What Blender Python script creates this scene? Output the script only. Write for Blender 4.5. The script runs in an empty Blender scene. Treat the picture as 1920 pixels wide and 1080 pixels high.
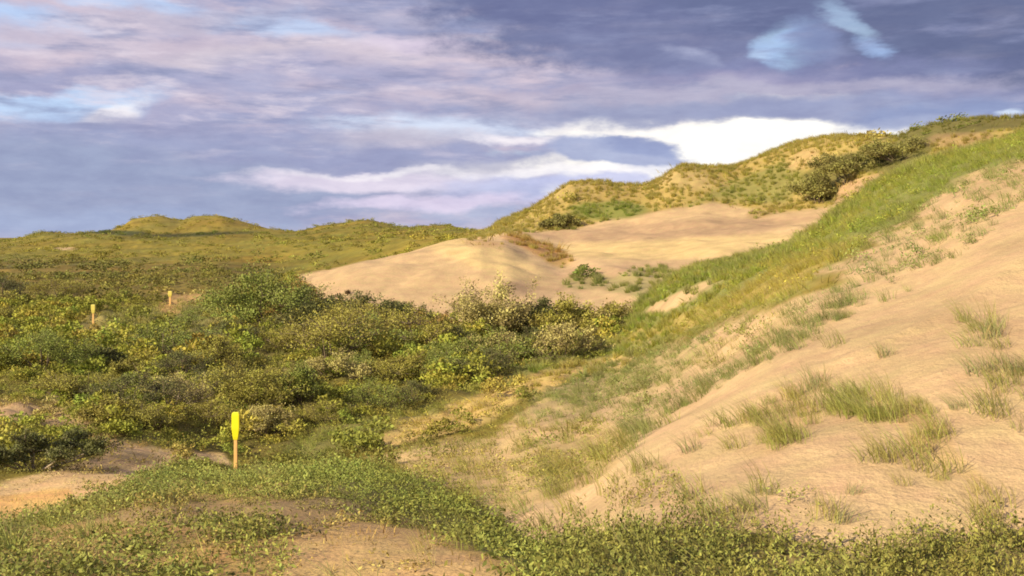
import bpy, math, random
import numpy as np

# ------------------------------------------------------------------ scene basics
sc = bpy.context.scene
COL = sc.collection
F = 1884.0            # focal length in photo pixels (1920 wide)
CX, HY = 960.0, 445.0  # principal column, horizon row
cam_d = bpy.data.cameras.new("camera"); cam = bpy.data.objects.new("camera", cam_d); COL.objects.link(cam)
cam.location = (0, 0, 0); cam.rotation_euler = (math.pi/2, 0, 0)
cam_d.sensor_width = 36; cam_d.lens = 36*F/1920; cam_d.shift_y = -95/1920
cam_d.clip_start = 0.05; cam_d.clip_end = 30000
sc.camera = cam
sc.render.engine = 'CYCLES'
sc.cycles.pixel_filter_type = 'BLACKMAN_HARRIS'
sc.cycles.filter_width = 1.8
sc.cycles.max_bounces = 5; sc.cycles.diffuse_bounces = 3; sc.cycles.transparent_max_bounces = 4
sc.view_settings.view_transform = 'Standard'; sc.view_settings.look = 'None'
sc.view_settings.exposure = 0.87; sc.view_settings.gamma = 1.0; sc.view_settings.use_curve_mapping = False
EXPO = 2**0.87

SUN_AZ = math.radians(234)      # clockwise from +Y (the viewing direction): behind the camera to the left
SUN_EL = math.radians(25)
sd = np.array([math.sin(SUN_AZ)*math.cos(SUN_EL), math.cos(SUN_AZ)*math.cos(SUN_EL), math.sin(SUN_EL)])
sun_d = bpy.data.lights.new("sun", 'SUN'); sun = bpy.data.objects.new("sun", sun_d); COL.objects.link(sun)
sun_d.energy = 4.8; sun_d.angle = math.radians(0.7); sun_d.color = (1.0, 0.83, 0.56)
from mathutils import Vector
sun.rotation_euler = Vector(sd).to_track_quat('Z', 'Y').to_euler()

def lin(r, g, b, k=1.0):
    f = lambda c: ((c/255+0.055)/1.055)**2.4 if c/255 > 0.04045 else c/255/12.92
    return (f(r)*k, f(g)*k, f(b)*k)

# ------------------------------------------------------------------ sky
world = bpy.data.worlds.new("World"); sc.world = world; world.use_nodes = True
def build_world():
    nt = world.node_tree; N = nt.nodes; L = nt.links; N.clear()
    out = N.new('ShaderNodeOutputWorld'); bg = N.new('ShaderNodeBackground'); bg.inputs[1].default_value = 0.1
    L.new(bg.outputs[0], out.inputs[0])
    sky = N.new('ShaderNodeTexSky'); sky.sky_type = 'NISHITA'; sky.sun_disc = False
    sky.sun_elevation = SUN_EL; sky.sun_rotation = SUN_AZ; sky.ozone_density = 2.0
    tc = N.new('ShaderNodeTexCoord'); sep = N.new('ShaderNodeSeparateXYZ'); L.new(tc.outputs['Generated'], sep.inputs[0])
    def math_(op, a, b=None, clamp=False):
        n = N.new('ShaderNodeMath'); n.operation = op; n.use_clamp = clamp
        for i, v in enumerate((a, b)):
            if v is None: continue
            if isinstance(v, (int, float)): n.inputs[i].default_value = v
            else: L.new(v, n.inputs[i])
        return n.outputs[0]
    az = math_('ARCTAN2', sep.outputs[0], sep.outputs[1])
    el = math_('ARCSINE', sep.outputs[2])
    comb = N.new('ShaderNodeCombineXYZ'); L.new(az, comb.inputs[0]); L.new(el, comb.inputs[1])
    P0 = comb.outputs[0]
    def noise(scale, xs, ys, zoff=0.0, detail=5, rough=0.55, rot=0.0, dist=0.0):
        m = N.new('ShaderNodeMapping'); m.inputs['Scale'].default_value = (xs, ys, 1); m.inputs['Location'].default_value = (zoff, zoff*0.7, zoff*1.3)
        m.inputs['Rotation'].default_value = (0, 0, rot)
        L.new(P0, m.inputs[0])
        n = N.new('ShaderNodeTexNoise'); n.inputs['Scale'].default_value = scale; n.inputs['Detail'].default_value = detail
        n.inputs['Roughness'].default_value = rough; n.inputs['Distortion'].default_value = dist
        L.new(m.outputs[0], n.inputs['Vector']); return n
    # warped position for soft, torn cloud edges
    nz = noise(9, 1, 2.4, 3.1, 5, 0.55)
    sub = N.new('ShaderNodeVectorMath'); sub.operation = 'SUBTRACT'; L.new(nz.outputs['Color'], sub.inputs[0]); sub.inputs[1].default_value = (0.5, 0.5, 0.5)
    mul = N.new('ShaderNodeVectorMath'); mul.operation = 'MULTIPLY'; L.new(sub.outputs[0], mul.inputs[0]); mul.inputs[1].default_value = (0.11, 0.045, 0)
    add = N.new('ShaderNodeVectorMath'); add.operation = 'ADD'; L.new(P0, add.inputs[0]); L.new(mul.outputs[0], add.inputs[1])
    P = add.outputs[0]
    RAG_A = noise(16, 1, 2.2, 21.0, 7, .62); RAG_B = noise(30, 1, 2.6, 27.0, 7, .62)
    K = 11.4/EXPO       # the background runs at strength 0.1
    def C(r, g, b): return lin(r*1.0, g*1.005, b*(1 if b > 222 or b < r+8 else .94), K) + (1,)
    def mix(a, b, fac):
        n = N.new('ShaderNodeMix'); n.data_type = 'RGBA'; n.clamp_factor = True
        if isinstance(fac, float): n.inputs[0].default_value = fac
        else: L.new(fac, n.inputs[0])
        for i, v in ((6, a), (7, b)):
            if isinstance(v, tuple): n.inputs[i].default_value = v
            else: L.new(v, n.inputs[i])
        return n.outputs[2]
    def ramp(v, lo, hi, tlo=0.0, thi=1.0):
        n = N.new('ShaderNodeMapRange'); n.interpolation_type = 'SMOOTHSTEP'
        n.inputs[1].default_value = lo; n.inputs[2].default_value = hi; n.inputs[3].default_value = tlo; n.inputs[4].default_value = thi
        L.new(v, n.inputs[0]); return n.outputs[0]
    def blob(px, py, wx, wy, rot=0, lo=0.0, hi=0.5, k=1.0, rag=.95):
        a = math.atan((px-CX)/F); e = math.atan((HY-py)/F*math.cos(a))
        m = N.new('ShaderNodeMapping'); m.vector_type = 'TEXTURE'
        m.inputs['Location'].default_value = (a, e, 0); m.inputs['Rotation'].default_value = (0, 0, math.radians(rot))
        m.inputs['Scale'].default_value = (wx/F, wy/F, 1); L.new(P, m.inputs[0])
        g = N.new('ShaderNodeTexGradient'); g.gradient_type = 'SPHERICAL'; L.new(m.outputs[0], g.inputs[0])
        big = min(wx, wy) > 24
        s1 = N.new('ShaderNodeMath'); s1.operation = 'MULTIPLY_ADD'; L.new(RAG_A.outputs['Fac'] if big else RAG_B.outputs['Fac'], s1.inputs[0])
        amp = rag*min(1.0, 2.2*max(hi, .1)); s1.inputs[1].default_value = amp; s1.inputs[2].default_value = -amp*.5
        s2 = math_('ADD', g.outputs['Fac'], s1.outputs[0]); gate = ramp(g.outputs['Fac'], 0.0, .08)
        return math_('MULTIPLY', ramp(s2, lo, hi, 0.0, k), gate)
    # blue sky with a broad lavender cloud sheet
    col = mix(sky.outputs[0], C(176, 205, 236), 0.55)
    n1 = noise(5.0, 1, 4.5, 0.4, 7, 0.55, 0.04, 0.3)
    sheet = ramp(n1.outputs['Fac'], 0.28, 0.46)
    n2 = noise(7.0, 1, 5.5, 5.3, 7, 0.6, -0.03, 0.4)
    lav = mix(C(150, 155, 202), C(203, 188, 216), ramp(n2.outputs['Fac'], 0.36, 0.66))
    n3 = noise(16.0, 1, 4.2, 8.3, 6, 0.6, 0.05)
    lav = mix(lav, C(186, 178, 212), ramp(n3.outputs['Fac'], 0.42, 0.72, 0, 0.6))
    col = mix(col, lav, math_('ADD', sheet, 0.45, True))
    # (x, y, half-width, half-height, rotation, colour, strength, lo, hi)
    S = [
     (40, 45, 230, 46, 0, (176, 198, 234), .9, .1, .6), (240, 0, 150, 20, 0, (180, 200, 234), .8, .05, .7),
     (250, 80, 420, 40, 0, (198, 184, 212), .9, .05, .8),
     (530, 45, 190, 26, -6, (180, 199, 232), .8, .05, .7), (300, 30, 260, 30, 5, (186, 178, 210), .8, .1, .8), (720, 30, 260, 24, 0, (170, 168, 206), .7, .1, .8), (700, 88, 340, 36, 3, (205, 192, 218), .8, .05, .8),
     (110, 118, 360, 26, 0, (206, 190, 216), .85, .05, .8), (420, 116, 200, 34, 8, (212, 199, 220), .7, .05, .8),
     (120, 150, 440, 46, 0, (152, 154, 200), .9, .05, .8), (620, 130, 300, 40, -3, (160, 160, 204), .7, .1, .9),
     (780, 78, 200, 26, 0, (214, 200, 224), .5, .1, .9), (460, 165, 420, 40, -4, (168, 168, 210), .6, .1, .9),
     (60, 198, 260, 36, 3, (182, 204, 236), .95, .08, .5), (215, 213, 80, 24, 14, (242, 234, 236), .9, .1, .7),
     (90, 245, 260, 26, 0, (184, 180, 212), .8, .05, .7),
     (350, 330, 900, 118, 0, (150, 156, 198), .9, .05, .7), (80, 360, 700, 120, 0, (148, 157, 200), .9, .05, .6),
     (60, 420, 500, 40, 0, (160, 172, 218), .6, .05, .8),
     (420, 255, 520, 46, -2, (150, 155, 202), .7, .05, .8), (330, 222, 130, 30, 0, (166, 164, 206), .6, .05, .8),
     (860, 232, 360, 34, 0, (204, 214, 236), .9, .1, .7), (760, 258, 240, 30, 4, (193, 186, 214), .7, .1, .8),
     (780, 300, 560, 34, 1, (150, 154, 200), .85, .1, .7),
     (700, 342, 330, 28, 0, (216, 206, 224), .95, .05, .6), (860, 318, 420, 10, 2, (238, 232, 238), .85, .05, .8),
     (1010, 310, 320, 26, 2, (190, 188, 216), .8, .1, .8), (1080, 322, 300, 16, 2, (236, 230, 236), .85, .05, .8),
     (820, 384, 320, 20, 2, (214, 202, 226), .85, .05, .7), (1010, 355, 260, 36, 0, (186, 192, 226), .7, .1, .8),
     (940, 408, 260, 22, 0, (168, 178, 220), .7, .05, .8),
     (1010, 182, 420, 32, -2, (202, 186, 212), .85, .05, .8), (1180, 205, 520, 34, 0, (150, 154, 198), .85, .1, .7),
     # the great dark bank
     (1400, 0, 640, 150, 0, (102, 110, 156), 1.0, .02, .42), (1060, -5, 260, 90, 0, (108, 114, 162), .9, .05, .6),
     (1860, 75, 360, 140, 0, (100, 108, 152), 1.0, .02, .45), (1250, 95, 340, 70, -4, (120, 125, 172), .75, .05, .6),
     (1500, 150, 420, 50, 0, (128, 132, 182), .8, .05, .6), (1340, 160, 300, 26, 2, (164, 158, 200), .7, .05, .9),
     (1400, 178, 620, 30, 0, (172, 168, 204), .9, .05, .6), (1820, 190, 380, 34, 2, (136, 140, 188), .8, .05, .7),
     (1290, 100, 70, 26, -25, (168, 172, 214), .9, .1, 1.0), (1110, 160, 200, 30, 4, (168, 162, 200), .6, .1, .9),
     (1480, 80, 82, 50, 20, (150, 174, 218), .9, .1, .7), (1452, 96, 52, 34, 5, (166, 190, 228), .85, .05, .9), (1500, 66, 40, 26, 30, (160, 186, 226), .9, .1, .8), (1436, 106, 30, 16, 0, (180, 202, 234), .7, .1, .9),
     (1590, 36, 78, 26, -44, (156, 178, 222), .9, .12, .8), (1615, 62, 44, 20, -30, (154, 176, 218), .7, .05, .9), (1635, 94, 48, 18, -10, (158, 182, 224), .8, .05, .8), (1540, 75, 60, 40, 0, (130, 140, 190), .7, .1, .9),
     (1530, 60, 60, 60, 0, (124, 136, 188), .6, .2, .9),
     # bright cloud behind the ridge
     (1360, 300, 370, 104, 5, (254, 248, 240), 1.0, .04, .42), (1560, 262, 300, 62, 3, (255, 250, 243), 1.0, .08, .2),
     (1160, 240, 220, 24, 0, (248, 242, 238), .95, .05, .5), (1240, 330, 130, 60, 0, (250, 244, 240), .8, .1, .5),
     (1000, 256, 170, 14, 0, (240, 232, 238), .8, .05, .8),
     (1165, 285, 190, 38, -8, (160, 168, 214), .95, .1, .42), (1215, 272, 110, 22, -8, (146, 156, 206), .9, .1, .6),
     (1165, 318, 230, 15, 2, (240, 236, 240), .8, .05, .8), (1130, 345, 190, 22, 0, (184, 188, 226), .8, .05, .6),
     (1300, 212, 420, 28, 0, (150, 155, 198), .9, .05, .6), (1600, 205, 420, 27, 0, (146, 152, 198), .9, .05, .6),
     (1850, 212, 250, 36, 2, (140, 152, 202), .9, .05, .6), (1770, 234, 120, 24, 0, (160, 168, 212), .8, .05, .6),
     (1915, 206, 34, 10, 0, (214, 226, 244), .9, .1, .9),
    ]
    for px, py, wx, wy, rot, c, k, lo, hi in S:
        col = mix(col, C(*c), blob(px, py, wx*1.12, wy*1.12, rot, lo, hi, k))
    # small puffs: pale tops and shaded bases, weaker inside the dark bank
    n5 = noise(12, 1, 5.0, 31.3, 7, .6, .04, .2); n6 = noise(9.5, 1, 5.4, 41.3, 7, .6, .03, .2)
    bank = blob(1450, 40, 900, 260, 0, 0.0, .35, .9, 0.0); inv = math_('SUBTRACT', 1.0, bank)
    white = blob(1380, 290, 420, 110, 4, 0.0, .3, 1.0, 0.0); inv2 = math_('SUBTRACT', 1.0, white)
    low = ramp(el, 0.045, .135, .12, 1.0)
    g_ = math_('MULTIPLY', math_('MULTIPLY', inv, inv2), low)
    col = mix(col, C(132, 138, 184), math_('MULTIPLY', ramp(n6.outputs['Fac'], .48, .70, 0, .75), math_('MULTIPLY', inv2, low)))
    col = mix(col, C(220, 208, 220), math_('MULTIPLY', ramp(n5.outputs['Fac'], .48, .74, 0, .72), g_))
    # fine streaky modulation of everything but the brightest
    n4 = noise(22.0, 1, 3.0, 11.3, 7, 0.62, 0.03, 0.1)
    mo = N.new('ShaderNodeMix'); mo.data_type = 'RGBA'; mo.blend_type = 'MULTIPLY'; mo.inputs[0].default_value = 1.0
    L.new(col, mo.inputs[6])
    v = ramp(n4.outputs['Fac'], 0.25, 0.75, 0.90, 1.10)
    cc = N.new('ShaderNodeCombineColor'); [L.new(v, cc.inputs[i]) for i in range(2)]
    v2 = ramp(n4.outputs['Fac'], 0.25, 0.75, 0.93, 1.07); L.new(v2, cc.inputs[2])
    L.new(cc.outputs[0], mo.inputs[7])
    L.new(mo.outputs[2], bg.inputs[0])
build_world()

# ------------------------------------------------------------------ numeric helpers
rng = np.random.default_rng(7)
_perm = rng.permutation(4096)
_ga = rng.random(4096)*2*math.pi
_GX, _GY = np.cos(_ga), np.sin(_ga)
def perlin(x, y, seed=0):
    xi = np.floor(x).astype(np.int64); yi = np.floor(y).astype(np.int64)
    xf = x-xi; yf = y-yi
    u = xf*xf*xf*(xf*(xf*6-15)+10); v = yf*yf*yf*(yf*(yf*6-15)+10)
    def g(ix, iy, dx, dy):
        h = _perm[(_perm[(ix+seed*131) & 4095]+iy) & 4095]
        return _GX[h]*dx+_GY[h]*dy
    a = g(xi, yi, xf, yf); b = g(xi+1, yi, xf-1, yf); c = g(xi, yi+1, xf, yf-1); d = g(xi+1, yi+1, xf-1, yf-1)
    return ((a+(b-a)*u)+((c+(d-c)*u)-(a+(b-a)*u))*v)*1.5
def fbm(x, y, octv=4, seed=0, gain=0.5):
    s = 0; a = 1.0; n = 0
    for i in range(octv):
        s = s+a*perlin(x*2**i+i*17.3, y*2**i-i*9.1, seed+i); n += a; a *= gain
    return s/n*1.3
def sstep(x, a, b):
    t = np.clip((x-a)/(b-a), 0, 1); return t*t*(3-2*t)

def pchip_slopes(X, Yv):
    h = np.diff(X, axis=1); d = np.diff(Yv, axis=1)/h
    m = np.zeros_like(Yv)
    w1 = 2*h[:, 1:]+h[:, :-1]; w2 = h[:, 1:]+2*h[:, :-1]
    ok = d[:, :-1]*d[:, 1:] > 0
    with np.errstate(divide='ignore', invalid='ignore'):
        mm = (w1+w2)/(w1/d[:, :-1]+w2/d[:, 1:])
    m[:, 1:-1] = np.where(ok, mm, 0)
    m[:, 0] = d[:, 0]; m[:, -1] = d[:, -1]
    return m
def pchip_eval(X, Yv, x):
    """X, Yv (N,K) knots per row, x (N,)"""
    m = pchip_slopes(X, Yv)
    k = np.clip((X <= x[:, None]).sum(1)-1, 0, X.shape[1]-2); r = np.arange(len(x))
    x0 = X[r, k]; x1 = X[r, k+1]; h = x1-x0; t = np.clip((x-x0)/h, 0, 1)
    y0 = Yv[r, k]; y1 = Yv[r, k+1]; m0 = m[r, k]; m1 = m[r, k+1]
    return (1+2*t)*(1-t)**2*y0+t*(1-t)**2*h*m0+t*t*(3-2*t)*y1+t*t*(t-1)*h*m1

# ------------------------------------------------------------------ the lie of the land
# Each line runs across the view: (column, distance in m, row); the ground passes through all of them.
LINES = [
 [(-4000, 1.2, 2800), (0, 1.2, 2800), (1920, 1.2, 2800), (6000, 1.2, 2600)],
 [(-4000, 5, 1150), (0, 5, 1083), (600, 4.8, 1082), (1100, 4.6, 1078), (1900, 4.7, 1080), (3000, 4.7, 960), (6000, 4.7, 800)],
 [(-4000, 8, 960), (0, 8.5, 985), (150, 8.8, 958), (300, 10, 915), (442, 12, 900), (640, 12, 888), (760, 11, 914), (880, 9, 962), (960, 7.6, 1008), (1040, 6.5, 1040),
  (1200, 6, 985), (1500, 6, 915), (1900, 6, 862), (3000, 6, 650), (6000, 6, 300)],
 [(-4000, 14, 870), (0, 13, 890), (200, 14.5, 872), (442, 16.7, 890), (640, 17, 868), (760, 15, 874), (880, 11.5, 918), (960, 9.6, 950), (1040, 8.8, 948), (1200, 8.5, 866),
  (1500, 8.5, 746), (1900, 8.5, 628), (3000, 8.5, 380), (6000, 8.5, 100)],
 [(-4000, 25, 746), (0, 25, 746), (442, 25, 746), (700, 20.5, 810), (900, 25, 755), (1050, 29, 705), (1150, 31, 678), (1200, 30, 655), (1300, 25, 610), (1400, 22, 555), (1500, 20, 500),
  (1700, 18, 425), (1900, 17, 352), (3000, 15, 120), (6000, 15, -100)],
 [(-4000, 50, 602), (0, 45, 620), (442, 40, 640), (800, 42, 628), (1000, 40, 642), (1100, 40, 628), (1180, 40, 597), (1230, 40, 548), (1280, 40, 510), (1340, 39, 494), (1400, 38, 482), (1460, 37, 470), (1513, 36, 444),
  (1567, 34, 404), (1653, 31, 345), (1747, 29, 300), (1850, 27, 278), (1920, 26, 254), (2200, 24, 200), (3000, 22, 80), (6000, 20, -200)],
 [(-4000, 70, 560), (0, 60, 575), (400, 56, 580), (560, 48, 594), (700, 46, 592), (860, 46, 594), (1000, 46, 590), (1180, 46, 568), (1240, 47, 545), (1340, 48, 520), (1500, 46, 510), (1700, 44, 480), (1920, 42, 450), (3000, 40, 300), (6000, 40, 100)],
 [(-4000, 110, 522), (0, 110, 522), (400, 90, 528), (500, 70, 535), (555, 62, 521), (600, 63, 510), (700, 64, 488), (800, 66, 467), (880, 68, 449), (940, 67, 448), (1000, 64, 470), (1060, 61, 490), (1200, 58, 490), (1300, 58, 480), (1500, 60, 450), (1900, 60, 400), (3000, 60, 300), (6000, 60, 200)],
 [(-4000, 170, 500), (0, 170, 500), (400, 150, 500), (560, 100, 545), (700, 90, 510), (800, 90, 485), (900, 85, 449), (950, 83, 437), (1073, 82, 428), (1200, 82, 412), (1333, 82, 392), (1467, 79, 397), (1540, 76, 392), (1620, 72, 362), (1700, 70, 335), (1900, 64, 310), (3000, 60, 200), (6000, 60, 100)],
 [(-4000, 260, 470), (0, 260, 470), (400, 260, 464), (700, 220, 452), (850, 150, 440), (905, 105, 437), (945, 97, 414), (985, 95, 398), (1035, 95, 368), (1075, 95, 345), (1120, 95, 343), (1160, 95, 348), (1200, 95, 350), (1235, 95, 338), (1275, 95, 313), (1310, 95, 311), (1370, 95, 311),
  (1420, 95, 295), (1470, 95, 273), (1520, 93, 261), (1575, 92, 253), (1620, 90, 255), (1680, 88, 257), (1720, 86, 243), (1780, 84, 231), (1840, 82, 225), (1920, 80, 221), (2200, 80, 190), (3000, 80, 110), (6000, 80, 50)],
 [(-4000, 330, 458), (0, 330, 458), (230, 320, 446), (480, 320, 446), (700, 280, 444), (905, 140, 455), (1200, 130, 455), (6000, 130, 440)],
 [(-4000, 420, 452), (-200, 420, 456), (0, 420, 453), (60, 420, 441), (90, 420, 436), (140, 420, 438), (185, 420, 437), (225, 420, 426), (250, 420, 411), (300, 420, 406), (338, 420, 413), (370, 420, 406), (410, 420, 405), (450, 420, 415), (500, 420, 428), (545, 420, 434),
  (600, 420, 425), (640, 420, 419), (680, 420, 414), (720, 420, 419), (760, 420, 428), (800, 420, 424), (840, 420, 423), (870, 420, 430), (910, 420, 434), (1000, 420, 450), (6000, 420, 450)],
 [(-4000, 700, 462), (6000, 700, 462)],
 [(-4000, 4000, 447.5), (6000, 4000, 447.5)],
 [(-4000, 12000, 446), (6000, 12000, 446)],
]
LT = []
for ln in LINES:
    a = np.array(ln, float); p = a[:, 0][None]; fine = np.arange(-4000, 6001, 5.0)
    X = np.repeat(p, len(fine), 0)
    yy = pchip_eval(X, np.repeat(np.log(a[:, 1])[None], len(fine), 0), fine)
    rr = pchip_eval(X, np.repeat(a[:, 2][None], len(fine), 0), fine)
    LT.append((np.exp(yy), rr))
FINE = np.arange(-4000, 6001, 5.0)

def base_row(px, Y):
    px = np.clip(px, -4000, 6000)
    T = np.stack([-1/np.interp(px, FINE, l[0]) for l in LT], 1)
    R = np.stack([np.interp(px, FINE, l[1]) for l in LT], 1)
    return pchip_eval(T, R, -1/Y)

# ------------------------------------------------------------------ ground cover
def sdf(px, py, poly):
    P = np.array(poly, float); d = np.full(px.shape, 1e18); inside = np.zeros(px.shape, bool)
    for i in range(len(P)):
        ax, ay = P[i]; bx, by = P[(i+1) % len(P)]
        ex, ey = bx-ax, by-ay; wx, wy = px-ax, py-ay
        t = np.clip((wx*ex+wy*ey)/(ex*ex+ey*ey+1e-9), 0, 1)
        d = np.minimum(d, (wx-ex*t)**2+(wy-ey*t)**2)
        if ay != by:
            c = ((ay <= py) != (by <= py)) & (px < (bx-ax)*(py-ay)/(by-ay)+ax)
            inside ^= c
    return np.where(inside, 1, -1)*np.sqrt(d)
def ell(px, py, cx, cy, rx, ry, rot=0):
    a = math.radians(rot); dx = px-cx; dy = py-cy
    u = (dx*math.cos(a)+dy*math.sin(a))/rx; v = (-dx*math.sin(a)+dy*math.cos(a))/ry
    return (1-np.sqrt(u*u+v*v))*min(rx, ry)

# surface colours (albedo) of the ground
SAND = (.44, .325, .185); SAND_LIT = (.53, .41, .20); SAND_SHADE = (.36, .255, .155)  # last two paint the blowout's bright and shaded bands into the sand
SOIL = (.46, .32, .15); SOILO = (.54, .34, .14); DRYG = (.36, .27, .12)
OLIVE = (.115, .10, .03); MOOR = (.18, .15, .03); HEATH = (.15, .10, .05); TURF = (.34, .24, .095)
# plant colours
GREEN = (.20, .245, .055); MARR = (.20, .225, .085); GREYG = (.16, .19, .09); LEAF = (.22, .22, .06); YEL = (.30, .25, .08)
DARKG = (.07, .085, .03); STRAW = (.38, .29, .14); FAR = (.17, .16, .055)
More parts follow.
